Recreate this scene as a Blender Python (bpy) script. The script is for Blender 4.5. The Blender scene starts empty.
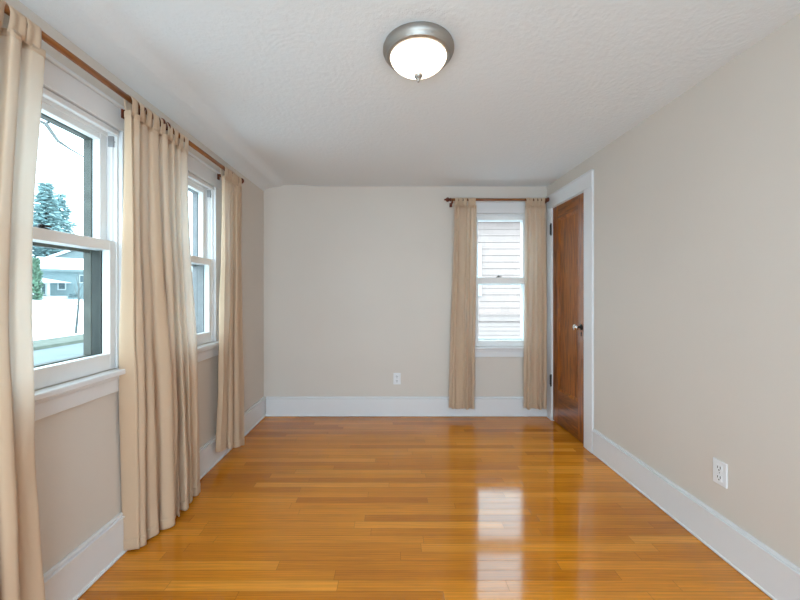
import bpy, bmesh, math, random
from mathutils import Vector, Matrix, noise

# ------------------------------------------------------------------ camera, sky, lights, exposure
S = bpy.context.scene
C = S.collection
PI = math.pi
F = 360.0                       # focal length in pixels at 800 wide
EYE = 1.325

cam_d = bpy.data.cameras.new('camera')
cam_d.sensor_width = 36.0
cam_d.lens = 36.0 * F / 800.0
cam_d.shift_x = 7 / 800.0
cam_d.shift_y = -8 / 800.0
cam_d.clip_start = 0.02
cam_d.clip_end = 400
cam = bpy.data.objects.new('camera', cam_d)
cam.location = (0, 0, EYE)
cam.rotation_euler = (PI / 2, 0, 0)
C.objects.link(cam)
S.camera = cam

W = bpy.data.worlds.new('overcast_sky')
S.world = W
W.use_nodes = True
wn = W.node_tree
wn.nodes.clear()
w_out = wn.nodes.new('ShaderNodeOutputWorld')
w_bg = wn.nodes.new('ShaderNodeBackground')
w_tc = wn.nodes.new('ShaderNodeTexCoord')
w_sep = wn.nodes.new('ShaderNodeSeparateXYZ')
w_ramp = wn.nodes.new('ShaderNodeValToRGB')
w_ramp.color_ramp.elements[0].position = 0.0
w_ramp.color_ramp.elements[0].color = (0.60, 0.76, 0.90, 1)
w_ramp.color_ramp.elements[1].position = 0.7
w_ramp.color_ramp.elements[1].color = (0.71, 0.88, 1.0, 1)
wn.links.new(w_tc.outputs['Generated'], w_sep.inputs[0])
wn.links.new(w_sep.outputs['Z'], w_ramp.inputs[0])
wn.links.new(w_ramp.outputs[0], w_bg.inputs['Color'])
wn.links.new(w_bg.outputs[0], w_out.inputs[0])
w_bg.inputs['Strength'].default_value = 6.0


def area_light(name, loc, rot, sx, sy, power, col):
    d = bpy.data.lights.new(name, 'AREA')
    d.shape = 'RECTANGLE'
    d.size, d.size_y = sx, sy
    d.energy = power
    d.color = col
    o = bpy.data.objects.new(name, d)
    o.location, o.rotation_euler = loc, rot
    C.objects.link(o)
    return o


# unseen fill lights added behind the camera: one level, one tilted up at the ceiling
area_light('rear_fill_level', (0.1, -1.56, 1.45), (PI / 2, 0, 0), 2.4, 1.6, 5, (0.72, 0.88, 1.0))
area_light('rear_fill_upward', (-0.4, -1.50, 0.80), (PI / 2 + 0.72, 0, 0.30), 1.6, 0.9, 46, (0.64, 0.87, 1.0))

S.view_settings.view_transform = 'Standard'
S.view_settings.look = 'None'
S.view_settings.gamma = 1.0
S.view_settings.use_curve_mapping = False
S.view_settings.exposure = 0.12
S.cycles.use_denoising = True
S.cycles.max_bounces = 10
S.cycles.diffuse_bounces = 6
S.cycles.transparent_max_bounces = 12
S.cycles.sample_clamp_indirect = 6.0

random.seed(7)

# ------------------------------------------------------------------ materials


def mat(name, col=(0.8, 0.8, 0.8), rough=0.5, metal=0.0, spec=0.5):
    m = bpy.data.materials.new(name)
    m.use_nodes = True
    b = m.node_tree.nodes['Principled BSDF']
    b.inputs['Base Color'].default_value = (*col, 1)
    b.inputs['Roughness'].default_value = rough
    b.inputs['Metallic'].default_value = metal
    b.inputs['Specular IOR Level'].default_value = spec
    return m


def nd(m, t, **kw):
    n = m.node_tree.nodes.new(t)
    for k, v in kw.items():
        setattr(n, k, v)
    return n


def lk(m, a, b):
    m.node_tree.links.new(a, b)


def bsdf(m):
    return m.node_tree.nodes['Principled BSDF']


def math_node(m, op, a, b=None, c=None):
    n = nd(m, 'ShaderNodeMath', operation=op)
    for i, v in enumerate((a, b, c)):
        if v is None:
            continue
        if hasattr(v, 'is_output'):
            lk(m, v, n.inputs[i])
        else:
            n.inputs[i].default_value = v
    return n.outputs[0]


def speckled(name, col, var=0.05, scale=6.0, rough=0.6, bump=0.0, bump_scale=80.0, spec=0.4):
    """plain coloured paint with a faint tone variation and roller texture"""
    m = mat(name, col, rough, 0, spec)
    tc = nd(m, 'ShaderNodeTexCoord')
    n = nd(m, 'ShaderNodeTexNoise')
    n.inputs['Scale'].default_value = scale
    n.inputs['Detail'].default_value = 4
    lk(m, tc.outputs['Object'], n.inputs['Vector'])
    r = nd(m, 'ShaderNodeValToRGB')
    r.color_ramp.elements[0].position = 0.3
    r.color_ramp.elements[1].position = 0.7
    r.color_ramp.elements[0].color = (*[c * (1 - var) for c in col], 1)
    r.color_ramp.elements[1].color = (*[min(1, c * (1 + var)) for c in col], 1)
    lk(m, n.outputs['Fac'], r.inputs[0])
    lk(m, r.outputs[0], bsdf(m).inputs['Base Color'])
    if bump:
        n2 = nd(m, 'ShaderNodeTexNoise')
        n2.inputs['Scale'].default_value = bump_scale
        n2.inputs['Detail'].default_value = 3
        lk(m, tc.outputs['Object'], n2.inputs['Vector'])
        bp = nd(m, 'ShaderNodeBump')
        bp.inputs['Strength'].default_value = bump
        bp.inputs['Distance'].default_value = 0.004
        lk(m, n2.outputs['Fac'], bp.inputs['Height'])
        lk(m, bp.outputs[0], bsdf(m).inputs['Normal'])
    return m


M_WALL = speckled('cream_wall_paint', (0.660, 0.604, 0.546), 0.015, 1.6, 0.65, 0.10, 90)
M_TRIM = speckled('white_gloss_trim_paint', (0.75, 0.755, 0.77), 0.01, 3, 0.35)
M_SASH = speckled('white_window_vinyl', (0.84, 0.84, 0.84), 0.01, 3, 0.35)
M_GREYFRAME = speckled('grey_storm_frame_paint', (0.26, 0.26, 0.265), 0.1, 14, 0.6)
M_TRACK = speckled('dark_outer_track', (0.04, 0.043, 0.037), 0.25, 14, 0.6)
M_DARKFRAME = speckled('dark_storm_frame_paint', (0.10, 0.10, 0.085), 0.25, 14, 0.6)
M_BLACK = speckled('black_iron', (0.016, 0.013, 0.012), 0.2, 40, 0.4)
M_PLASTIC = speckled('white_outlet_plastic', (0.80, 0.81, 0.83), 0.01, 20, 0.3)
M_SLOT = speckled('dark_outlet_slot', (0.03, 0.03, 0.03), 0.1, 20, 0.6)
M_CHROME = mat('polished_chrome', (0.75, 0.73, 0.70), 0.12, 1.0)
M_GREYMETAL = mat('sash_balance_metal', (0.42, 0.43, 0.45), 0.35, 0.8)


def make_ceiling_mat():
    m = mat('swirled_plaster_ceiling', (0.76, 0.80, 0.83), 0.8, 0, 0.25)
    tc = nd(m, 'ShaderNodeTexCoord')
    # trowel swirls: rings round scattered centres
    vor = nd(m, 'ShaderNodeTexVoronoi')
    vor.inputs['Scale'].default_value = 1.9
    vor.inputs['Randomness'].default_value = 1.0
    nz = nd(m, 'ShaderNodeTexNoise')
    nz.inputs['Scale'].default_value = 7
    nz.inputs['Detail'].default_value = 3
    add = nd(m, 'ShaderNodeVectorMath', operation='MULTIPLY_ADD')
    lk(m, tc.outputs['Object'], nz.inputs['Vector'])
    lk(m, nz.outputs['Color'], add.inputs[0])
    add.inputs[1].default_value = (0.10, 0.10, 0.0)
    lk(m, tc.outputs['Object'], add.inputs[2])
    lk(m, add.outputs[0], vor.inputs['Vector'])
    d = vor.outputs['Distance']
    rings = math_node(m, 'SINE', math_node(m, 'MULTIPLY', d, 110.0))
    # swirls only in patches
    pm = nd(m, 'ShaderNodeTexNoise')
    pm.inputs['Scale'].default_value = 2.1
    pm.inputs['Detail'].default_value = 2
    lk(m, tc.outputs['Object'], pm.inputs['Vector'])
    pr = nd(m, 'ShaderNodeMapRange')
    pr.inputs['From Min'].default_value = 0.45
    pr.inputs['From Max'].default_value = 0.68
    lk(m, pm.outputs['Fac'], pr.inputs['Value'])
    rp = math_node(m, 'MULTIPLY', rings, pr.outputs[0])
    fine = nd(m, 'ShaderNodeTexNoise')
    fine.inputs['Scale'].default_value = 38
    fine.inputs['Detail'].default_value = 5
    fine.inputs['Roughness'].default_value = 0.65
    lk(m, tc.outputs['Object'], fine.inputs['Vector'])
    h = math_node(m, 'MULTIPLY_ADD', rp, 0.075, fine.outputs['Fac'])
    bp = nd(m, 'ShaderNodeBump')
    bp.inputs['Strength'].default_value = 0.36
    bp.inputs['Distance'].default_value = 0.010
    lk(m, h, bp.inputs['Height'])
    lk(m, bp.outputs[0], bsdf(m).inputs['Normal'])
    return m


M_CEIL = make_ceiling_mat()


def make_floor_mat():
    """narrow oak strips laid across the room (along X), each board its own tone"""
    m = mat('varnished_oak_strip_floor', (0.5, 0.25, 0.07), 0.24, 0, 0.0)
    b = bsdf(m)
    tc = nd(m, 'ShaderNodeTexCoord')
    sp = nd(m, 'ShaderNodeSeparateXYZ')
    lk(m, tc.outputs['Object'], sp.inputs[0])
    x, y = sp.outputs['X'], sp.outputs['Y']
    bw = 0.0607
    yy = math_node(m, 'DIVIDE', math_node(m, 'ADD', y, 10.0), bw)
    row = math_node(m, 'FLOOR', yy)
    fy = math_node(m, 'FRACT', yy)
    wn1 = nd(m, 'ShaderNodeTexWhiteNoise', noise_dimensions='1D')
    lk(m, row, wn1.inputs['W'])
    wn1b = nd(m, 'ShaderNodeTexWhiteNoise', noise_dimensions='1D')
    lk(m, math_node(m, 'ADD', row, 91.7), wn1b.inputs['W'])
    length = math_node(m, 'MULTIPLY_ADD', wn1b.outputs['Value'], 0.7, 0.75)
    xx = math_node(m, 'DIVIDE', math_node(m, 'ADD', x, math_node(m, 'MULTIPLY_ADD', wn1.outputs['Value'], 7.0, 20.0)), length)
    idx = math_node(m, 'FLOOR', xx)
    fx = math_node(m, 'FRACT', xx)
    cb = nd(m, 'ShaderNodeCombineXYZ')
    lk(m, row, cb.inputs[0])
    lk(m, idx, cb.inputs[1])
    wn2 = nd(m, 'ShaderNodeTexWhiteNoise', noise_dimensions='3D')
    lk(m, cb.outputs[0], wn2.inputs['Vector'])
    tone = nd(m, 'ShaderNodeValToRGB')
    els = tone.color_ramp.elements
    els[0].position, els[0].color = 0.0, (0.500, 0.160, 0.007, 1)
    els[1].position, els[1].color = 1.0, (0.780, 0.310, 0.034, 1)
    e = els.new(0.25); e.color = (0.610, 0.207, 0.011, 1)
    e = els.new(0.7); e.color = (0.700, 0.253, 0.018, 1)
    lk(m, wn2.outputs['Value'], tone.inputs[0])
    # grain: noise stretched along the board, offset per board
    gv = nd(m, 'ShaderNodeCombineXYZ')
    lk(m, math_node(m, 'MULTIPLY', x, 3.2), gv.inputs[0])
    lk(m, math_node(m, 'MULTIPLY', y, 70.0), gv.inputs[1])
    lk(m, math_node(m, 'MULTIPLY', wn2.outputs['Value'], 60.0), gv.inputs[2])
    g = nd(m, 'ShaderNodeTexNoise')
    g.inputs['Scale'].default_value = 1.0
    g.inputs['Detail'].default_value = 6
    g.inputs['Roughness'].default_value = 0.6
    g.inputs['Distortion'].default_value = 0.7
    lk(m, gv.outputs[0], g.inputs['Vector'])
    gr = nd(m, 'ShaderNodeMapRange')
    gr.inputs['From Min'].default_value = 0.3
    gr.inputs['From Max'].default_value = 0.72
    gr.inputs['To Min'].default_value = 0.82
    gr.inputs['To Max'].default_value = 1.12
    lk(m, g.outputs['Fac'], gr.inputs['Value'])
    # cathedral figure on some boards
    wv = nd(m, 'ShaderNodeTexWave', wave_type='RINGS', rings_direction='SPHERICAL')
    wvv = nd(m, 'ShaderNodeCombineXYZ')
    lk(m, math_node(m, 'MULTIPLY', x, 1.3), wvv.inputs[0])
    lk(m, math_node(m, 'MULTIPLY', y, 14.0), wvv.inputs[1])
    lk(m, math_node(m, 'MULTIPLY', wn2.outputs['Value'], 31.0), wvv.inputs[2])
    lk(m, wvv.outputs[0], wv.inputs['Vector'])
    wv.inputs['Scale'].default_value = 1.6
    wv.inputs['Distortion'].default_value = 5
    wv.inputs['Detail'].default_value = 2
    wr = nd(m, 'ShaderNodeMapRange')
    wr.inputs['To Min'].default_value = 0.90
    wr.inputs['To Max'].default_value = 1.05
    lk(m, wv.outputs['Fac'], wr.inputs['Value'])
    val = math_node(m, 'MULTIPLY', gr.outputs[0], wr.outputs[0])
    # worn patches over several boards
    pn = nd(m, 'ShaderNodeTexNoise')
    pn.inputs['Scale'].default_value = 1.7
    pn.inputs['Detail'].default_value = 3
    lk(m, tc.outputs['Object'], pn.inputs['Vector'])
    pr = nd(m, 'ShaderNodeMapRange')
    pr.inputs['From Min'].default_value = 0.3
    pr.inputs['From Max'].default_value = 0.7
    pr.inputs['To Min'].default_value = 0.92
    pr.inputs['To Max'].default_value = 1.08
    lk(m, pn.outputs['Fac'], pr.inputs['Value'])
    val = math_node(m, 'MULTIPLY', val, pr.outputs[0])
    # seams
    ey = math_node(m, 'MINIMUM', fy, math_node(m, 'SUBTRACT', 1.0, fy))
    ex = math_node(m, 'MULTIPLY', math_node(m, 'MINIMUM', fx, math_node(m, 'SUBTRACT', 1.0, fx)), length)
    ey_m = math_node(m, 'MULTIPLY', ey, bw)
    edge = math_node(m, 'MINIMUM', ey_m, ex)
    sm = nd(m, 'ShaderNodeMapRange')
    sm.inputs['From Min'].default_value = 0.0003
    sm.inputs['From Max'].default_value = 0.0018
    sm.inputs['To Min'].default_value = 0.55
    sm.inputs['To Max'].default_value = 1.0
    lk(m, edge, sm.inputs['Value'])
    val = math_node(m, 'MULTIPLY', val, sm.outputs[0])
    mul = nd(m, 'ShaderNodeVectorMath', operation='SCALE')
    lk(m, tone.outputs[0], mul.inputs[0])
    lk(m, val, mul.inputs['Scale'])
    lk(m, mul.outputs[0], b.inputs['Base Color'])
    # varnish
    b.inputs['Roughness'].default_value = 0.30
    b.inputs['Coat Weight'].default_value = 1.0
    b.inputs['Coat IOR'].default_value = 1.52
    rn = nd(m, 'ShaderNodeTexNoise')
    rn.inputs['Scale'].default_value = 9
    rn.inputs['Detail'].default_value = 4
    lk(m, tc.outputs['Object'], rn.inputs['Vector'])
    rr = nd(m, 'ShaderNodeMapRange')
    rr.inputs['To Min'].default_value = 0.05
    rr.inputs['To Max'].default_value = 0.13
    lk(m, rn.outputs['Fac'], rr.inputs['Value'])
    lk(m, rr.outputs[0], b.inputs['Coat Roughness'])
    bp = nd(m, 'ShaderNodeBump')
    bp.inputs['Strength'].default_value = 0.25
    bp.inputs['Distance'].default_value = 0.0015
    hh = math_node(m, 'MULTIPLY_ADD', pn.outputs['Fac'], 0.6, sm.outputs[0])
    tilt = math_node(m, 'MULTIPLY_ADD', wn2.outputs['Value'], 0.5, hh)
    lk(m, tilt, bp.inputs['Height'])
    lk(m, bp.outputs[0], b.inputs['Normal'])
    lk(m, bp.outputs[0], b.inputs['Coat Normal'])
    return m


M_FLOOR = make_floor_mat()


def wood(name, c0, c1, axis='Z', rough=0.35, coat=0.4, scale=26.0):
    m = mat(name, c0, rough, 0, 0.1)
    tc = nd(m, 'ShaderNodeTexCoord')
    mp = nd(m, 'ShaderNodeMapping')
    sc = {'X': (0.09, 1, 1), 'Y': (1, 0.09, 1), 'Z': (1, 1, 0.09)}[axis]
    mp.inputs['Scale'].default_value = [s * scale for s in sc]
    lk(m, tc.outputs['Object'], mp.inputs['Vector'])
    n = nd(m, 'ShaderNodeTexNoise')
    n.inputs['Scale'].default_value = 1.0
    n.inputs['Detail'].default_value = 7
    n.inputs['Roughness'].default_value = 0.6
    n.inputs['Distortion'].default_value = 1.2
    lk(m, mp.outputs[0], n.inputs['Vector'])
    r = nd(m, 'ShaderNodeValToRGB')
    r.color_ramp.elements[0].position = 0.32
    r.color_ramp.elements[1].position = 0.70
    r.color_ramp.elements[0].color = (*c0, 1)
    r.color_ramp.elements[1].color = (*c1, 1)
    lk(m, n.outputs['Fac'], r.inputs[0])
    lk(m, r.outputs[0], bsdf(m).inputs['Base Color'])
    bsdf(m).inputs['Coat Weight'].default_value = coat
    bsdf(m).inputs['Coat Roughness'].default_value = 0.15
    bsdf(m).inputs['Coat IOR'].default_value = 1.65
    return m


M_DOOR_V = wood('stained_fir_upright_grain', (0.12, 0.024, 0.001), (0.43, 0.122, 0.006), 'Z', 0.30, 1.0, 34)
M_DOOR_H = wood('stained_fir_cross_grain', (0.10, 0.020, 0.001), (0.34, 0.096, 0.006), 'Y', 0.30, 1.0, 34)
M_ROD_Y = wood('stained_rod_wood_lengthwise', (0.20, 0.066, 0.018), (0.33, 0.125, 0.036), 'Y', 0.35, 0.4, 30)
M_ROD_X = wood('stained_rod_wood_crosswise', (0.20, 0.066, 0.020), (0.32, 0.12, 0.038), 'X', 0.35, 0.4, 30)
M_FINIAL = wood('dark_turned_wood', (0.10, 0.022, 0.010), (0.17, 0.042, 0.018), 'Z', 0.3, 0.5, 30)


def make_curtain_mat(name, col, tcol, trans):
    m = bpy.data.materials.new(name)
    m.use_nodes = True
    nt = m.node_tree
    b = nt.nodes['Principled BSDF']
    out = nt.nodes['Material Output']
    b.inputs['Roughness'].default_value = 0.85
    b.inputs['Specular IOR Level'].default_value = 0.15
    b.inputs['Sheen Weight'].default_value = 0.15
    tc = nd(m, 'ShaderNodeTexCoord')
    n = nd(m, 'ShaderNodeTexNoise')
    n.inputs['Scale'].default_value = 5
    n.inputs['Detail'].default_value = 4
    lk(m, tc.outputs['Object'], n.inputs['Vector'])
    r = nd(m, 'ShaderNodeValToRGB')
    r.color_ramp.elements[0].position = 0.3
    r.color_ramp.elements[1].position = 0.7
    r.color_ramp.elements[0].color = (*[c * 0.97 for c in col], 1)
    r.color_ramp.elements[1].color = (*[min(1, c * 1.03) for c in col], 1)
    lk(m, n.outputs['Fac'], r.inputs[0])
    lk(m, r.outputs[0], b.inputs['Base Color'])
    wv = nd(m, 'ShaderNodeTexNoise')
    wv.inputs['Scale'].default_value = 350
    wv.inputs['Detail'].default_value = 2
    lk(m, tc.outputs['Object'], wv.inputs['Vector'])
    bp = nd(m, 'ShaderNodeBump')
    bp.inputs['Strength'].default_value = 0.25
    bp.inputs['Distance'].default_value = 0.001
    lk(m, wv.outputs['Fac'], bp.inputs['Height'])
    # soft crumples of washed cotton
    cr = nd(m, 'ShaderNodeTexNoise')
    cr.inputs['Scale'].default_value = 13
    cr.inputs['Detail'].default_value = 3
    lk(m, tc.outputs['Object'], cr.inputs['Vector'])
    bp2 = nd(m, 'ShaderNodeBump')
    bp2.inputs['Strength'].default_value = 0.35
    bp2.inputs['Distance'].default_value = 0.012
    lk(m, cr.outputs['Fac'], bp2.inputs['Height'])
    lk(m, bp.outputs[0], bp2.inputs['Normal'])
    lk(m, bp2.outputs[0], b.inputs['Normal'])
    t = nd(m, 'ShaderNodeBsdfTranslucent')
    t.inputs['Color'].default_value = (*tcol, 1)
    mx = nd(m, 'ShaderNodeMixShader')
    mx.inputs[0].default_value = trans
    lk(m, b.outputs[0], mx.inputs[1])
    lk(m, t.outputs[0], mx.inputs[2])
    lk(m, mx.outputs[0], out.inputs['Surface'])
    return m


M_CURT = make_curtain_mat('cream_cotton_curtain', (0.78, 0.545, 0.37), (0.84, 0.89, 0.88), 0.45)


def make_glass(name, tint, refl=1.0):
    m = bpy.data.materials.new(name)
    m.use_nodes = True
    nt = m.node_tree
    nt.nodes.remove(nt.nodes['Principled BSDF'])
    out = nt.nodes['Material Output']
    tr = nd(m, 'ShaderNodeBsdfTransparent')
    tr.inputs['Color'].default_value = (*tint, 1)
    gl = nd(m, 'ShaderNodeBsdfGlossy')
    gl.inputs['Roughness'].default_value = 0.01
    fr = nd(m, 'ShaderNodeFresnel')
    fr.inputs['IOR'].default_value = 1.3
    mx = nd(m, 'ShaderNodeMixShader')
    ge = nd(m, 'ShaderNodeNewGeometry')
    front = math_node(m, 'SUBTRACT', 1.0, ge.outputs['Backfacing'])
    lk(m, math_node(m, 'MULTIPLY', fr.outputs[0], front), mx.inputs[0])
    lk(m, tr.outputs[0], mx.inputs[1])
    lk(m, gl.outputs[0], mx.inputs[2])
    lk(m, mx.outputs[0], out.inputs['Surface'])
    return m


M_GLASS = make_glass('window_glass', (0.93, 0.98, 0.975))


def make_lamp_glass():
    m = mat('lit_alabaster_glass', (0.35, 0.33, 0.29), 0.35, 0, 0.5)
    tc = nd(m, 'ShaderNodeTexCoord')
    n = nd(m, 'ShaderNodeTexNoise')
    n.inputs['Scale'].default_value = 9
    n.inputs['Detail'].default_value = 3
    n.inputs['Distortion'].default_value = 1.5
    lk(m, tc.outputs['Object'], n.inputs['Vector'])
    r = nd(m, 'ShaderNodeValToRGB')
    r.color_ramp.elements[0].position = 0.30
    r.color_ramp.elements[0].color = (0.46, 0.33, 0.19, 1)
    r.color_ramp.elements[1].position = 0.50
    r.color_ramp.elements[1].color = (1.0, 0.91, 0.76, 1)
    lk(m, n.outputs['Fac'], r.inputs[0])
    lk(m, r.outputs[0], bsdf(m).inputs['Emission Color'])
    bsdf(m).inputs['Emission Strength'].default_value = 5.5
    return m


M_LAMPGLASS = make_lamp_glass()
M_NICKEL = mat('brushed_nickel', (0.40, 0.375, 0.345), 0.48, 1.0)
M_SNOW = speckled('snow', (0.80, 0.82, 0.84), 0.05, 0.6, 0.8, 0.2, 2)
M_SNOWLOW = speckled('dimmed_near_snow', (0.50, 0.52, 0.54), 0.08, 0.8, 0.8, 0.2, 2)  # near snow darkened so it throws less light up at the ceiling
M_ASPHALT = speckled('wet_asphalt', (0.115, 0.135, 0.14), 0.15, 1.2, 0.7)
M_GRASS = speckled('winter_verge_grass', (0.10, 0.108, 0.085), 0.35, 3, 0.9)
M_BARK = speckled('grey_bark', (0.10, 0.105, 0.10), 0.25, 8, 0.9)
M_NEEDLE = speckled('blue_green_needles', (0.21, 0.31, 0.31), 0.3, 1.0, 0.9)
M_SHRUB = speckled('green_shrub_leaves', (0.10, 0.17, 0.11), 0.3, 2.0, 0.9)
M_SIDING = speckled('pale_teal_siding', (0.16, 0.21, 0.215), 0.06, 3, 0.8)
M_SIDING_FAR = speckled('grey_green_siding', (0.15, 0.185, 0.185), 0.06, 3, 0.8)
M_WHITE_EXT = speckled('white_exterior_paint', (0.42, 0.44, 0.44), 0.02, 3, 0.7)
M_DARKWIN = speckled('dark_house_window', (0.06, 0.09, 0.10), 0.1, 2, 0.2)


def make_shingle_mat(name, col, cell):
    m = speckled(name, col, 0.05, 2.0, 0.85)
    b = bsdf(m)
    tc = nd(m, 'ShaderNodeTexCoord')
    br = nd(m, 'ShaderNodeTexBrick')
    br.offset = 0.5
    mp = nd(m, 'ShaderNodeMapping')
    mp.inputs['Rotation'].default_value = (PI / 2, 0, 0)
    lk(m, tc.outputs['Object'], mp.inputs['Vector'])
    lk(m, mp.outputs[0], br.inputs['Vector'])
    br.inputs['Color1'].default_value = (*[c * 0.94 for c in col], 1)
    br.inputs['Color2'].default_value = (*[min(1, c * 1.05) for c in col], 1)
    br.inputs['Mortar'].default_value = (*[c * 0.86 for c in col], 1)
    br.inputs['Scale'].default_value = 1.0
    br.inputs['Mortar Size'].default_value = 0.004
    br.inputs['Brick Width'].default_value = cell
    br.inputs['Row Height'].default_value = 0.164
    lk(m, br.outputs['Color'], b.inputs['Base Color'])
    return m


M_SHINGLE = make_shingle_mat('pinkish_shingles', (0.37, 0.275, 0.245), 0.2)
M_DARKWALL = speckled('shadow_line_backing', (0.17, 0.14, 0.13), 0.1, 3, 0.9)  # dark colour stands in for the shade between siding courses
M_CLAP = speckled('pale_clapboards', (0.36, 0.275, 0.248), 0.04, 3, 0.8)

# ------------------------------------------------------------------ mesh helpers


def bx(bm, a, b):
    """axis-aligned box between two corners"""
    lo = [min(a[i], b[i]) for i in range(3)]
    hi = [max(a[i], b[i]) for i in range(3)]
    v = [bm.verts.new((x, y, z)) for x in (lo[0], hi[0]) for y in (lo[1], hi[1]) for z in (lo[2], hi[2])]
    for f in ((0, 1, 3, 2), (4, 6, 7, 5), (0, 4, 5, 1), (2, 3, 7, 6), (0, 2, 6, 4), (1, 5, 7, 3)):
        bm.faces.new([v[i] for i in f])
    return bm


def frame_for(d):
    d = d.normalized()
    up = Vector((0, 0, 1)) if abs(d.z) < 0.9 else Vector((1, 0, 0))
    a = d.cross(up).normalized()
    return a, d.cross(a).normalized()


def lathe(bm, prof, org=(0, 0, 0), axis=(0, 0, 1), n=32, smooth=True):
    """surface of revolution: prof = [(r, h)] along axis from org; ends closed where r > 0"""
    org, axis = Vector(org), Vector(axis).normalized()
    a, b = frame_for(axis)
    rings = []
    for r, h in prof:
        if r < 1e-6:
            rings.append([bm.verts.new(org + axis * h)])
        else:
            rings.append([bm.verts.new(org + axis * h + (a * math.cos(2 * PI * i / n) + b * math.sin(2 * PI * i / n)) * r) for i in range(n)])
    fs = []
    for p, q in zip(rings, rings[1:]):
        if len(p) == 1 and len(q) == 1:
            continue
        for i in range(n):
            j = (i + 1) % n
            if len(p) == 1:
                fs.append(bm.faces.new([p[0], q[j], q[i]]))
            elif len(q) == 1:
                fs.append(bm.faces.new([p[i], p[j], q[0]]))
            else:
                fs.append(bm.faces.new([p[i], p[j], q[j], q[i]]))
    for end in (rings[0], rings[-1]):
        if len(end) > 1:
            bm.faces.new(end)
    if smooth:
        for f in fs:
            f.smooth = True
    return bm


def tube(bm, pts, radii, n=8):
    """round tube through points with a radius per point"""
    pts = [Vector(p) for p in pts]
    prev = None
    rings = []
    for i, p in enumerate(pts):
        d = (pts[min(i + 1, len(pts) - 1)] - pts[max(i - 1, 0)])
        a, b = frame_for(d)
        if prev is not None and a.dot(prev) < 0:
            a, b = -a, -b
        prev = a
        r = radii[i]
        rings.append([bm.verts.new(p + (a * math.cos(2 * PI * k / n) + b * math.sin(2 * PI * k / n)) * r) for k in range(n)])
    for p, q in zip(rings, rings[1:]):
        for i in range(n):
            j = (i + 1) % n
            bm.faces.new([p[i], p[j], q[j], q[i]]).smooth = True
    bm.faces.new(rings[0])
    bm.faces.new(rings[-1])
    return bm


def obj(name, bm, m, parent=None, bevel=0.0, seg=2, smooth=False):
    bmesh.ops.recalc_face_normals(bm, faces=bm.faces[:])
    if smooth:
        for f in bm.faces:
            f.smooth = True
    me = bpy.data.meshes.new(name)
    bm.to_mesh(me)
    bm.free()
    o = bpy.data.objects.new(name, me)
    for x in (m if isinstance(m, (list, tuple)) else [m]):
        me.materials.append(x)
    C.objects.link(o)
    if parent is not None:
        o.parent = parent
        o.matrix_parent_inverse = Matrix.Translation(parent_world(parent)).inverted()
    if bevel:
        md = o.modifiers.new('bevel', 'BEVEL')
        md.width = bevel
        md.segments = seg
        md.limit_method = 'ANGLE'
    return o


def parent_world(p):
    v = Vector(p.location)
    q = p
    while q.parent is not None:
        q = q.parent
        v = Vector(p.location)
        return v if False else _world(p)
    return v


def _world(p):
    # every object here is unrotated: sum of translations through the parent inverses
    t = Vector(p.location)
    q = p
    while q.parent is not None:
        t = t + q.matrix_parent_inverse.to_translation() + Vector(q.parent.location)
        q = q.parent
    return t


def tag(o, label=None, cat=None, group=None, kind=None):
    if label: o['label'] = label
    if cat: o['category'] = cat
    if group: o['group'] = group
    if kind: o['kind'] = kind
    return o


def thing(name, loc, label, cat, group=None, kind=None):
    o = bpy.data.objects.new(name, None)
    o.location = loc
    o.empty_display_size = 0.1
    C.objects.link(o)
    return tag(o, label, cat, group, kind)


def NB():
    return bmesh.new()


# ------------------------------------------------------------------ room shell
XL, XR, YB, YF, H = -1.385, 1.65, 3.854, -1.60, 2.455
TH = 0.15

# window openings on the left wall: (y0, y1), sill, head
WIN_L = [(1.074, 1.814), (2.03, 2.77)]
WZ0, WZ1 = 0.943, 2.135
BW0, BW1, BZ0, BZ1 = 0.88, 1.45, 0.743, 2.165     # back window
DY0, DY1, DZ = 3.08, 3.71, 2.195                   # door opening

bm = NB(); bx(bm, (XL - TH, YF - TH, -0.1), (XR + TH, YB + TH, 0.0))
tag(obj('floor', bm, M_FLOOR), 'glossy honey oak strip floor running across the room', 'floor', kind='structure')

# ceiling: flat plaster, with the shallow sloped strip along the window wall
prof = [(XR + TH, H), (-0.70, H), (-0.78, H + 0.0012), (-0.86, H + 0.0045), (-0.94, H + 0.0100), (-1.02, H + 0.0165), (-1.08, H + 0.0210), (-1.12, H + 0.0225),
        (-1.15, H + 0.0205), (-1.178, H + 0.0130), (-1.203, H + 0.0025), (-1.224, H - 0.0060), (-1.243, H - 0.0095), (-1.262, H - 0.0100),
        (-1.30, H - 0.0120), (-1.335, H - 0.0220), (-1.36, H - 0.0350), (XL, H - 0.052), (XL - TH, H - 0.052)]
bm = NB()
n_y = 2
ys = (YF - TH, YB + TH)
low = [[bm.verts.new((x, y, z)) for x, z in prof] for y in ys]
top = [[bm.verts.new((x, y, H + 0.1)) for x in (XR + TH, XL - TH)] for y in ys]
for i in range(len(prof) - 1):
    f = bm.faces.new([low[0][i], low[0][i + 1], low[1][i + 1], low[1][i]])
    f.smooth = True
bm.faces.new([top[0][0], top[1][0], top[1][1], top[0][1]])
bm.faces.new([low[0][0], low[1][0], top[1][0], top[0][0]])
bm.faces.new([low[0][-1], top[0][1], top[1][1], low[1][-1]])
for k in (0, 1):
    f = bm.faces.new(low[k] + [top[k][1], top[k][0]])
    for e in f.edges:
        e.smooth = False            # keep the end caps out of the rounded shading
tag(obj('ceiling', bm, M_CEIL), 'white ceiling with swirled plaster texture', 'ceiling', kind='structure')

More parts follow.
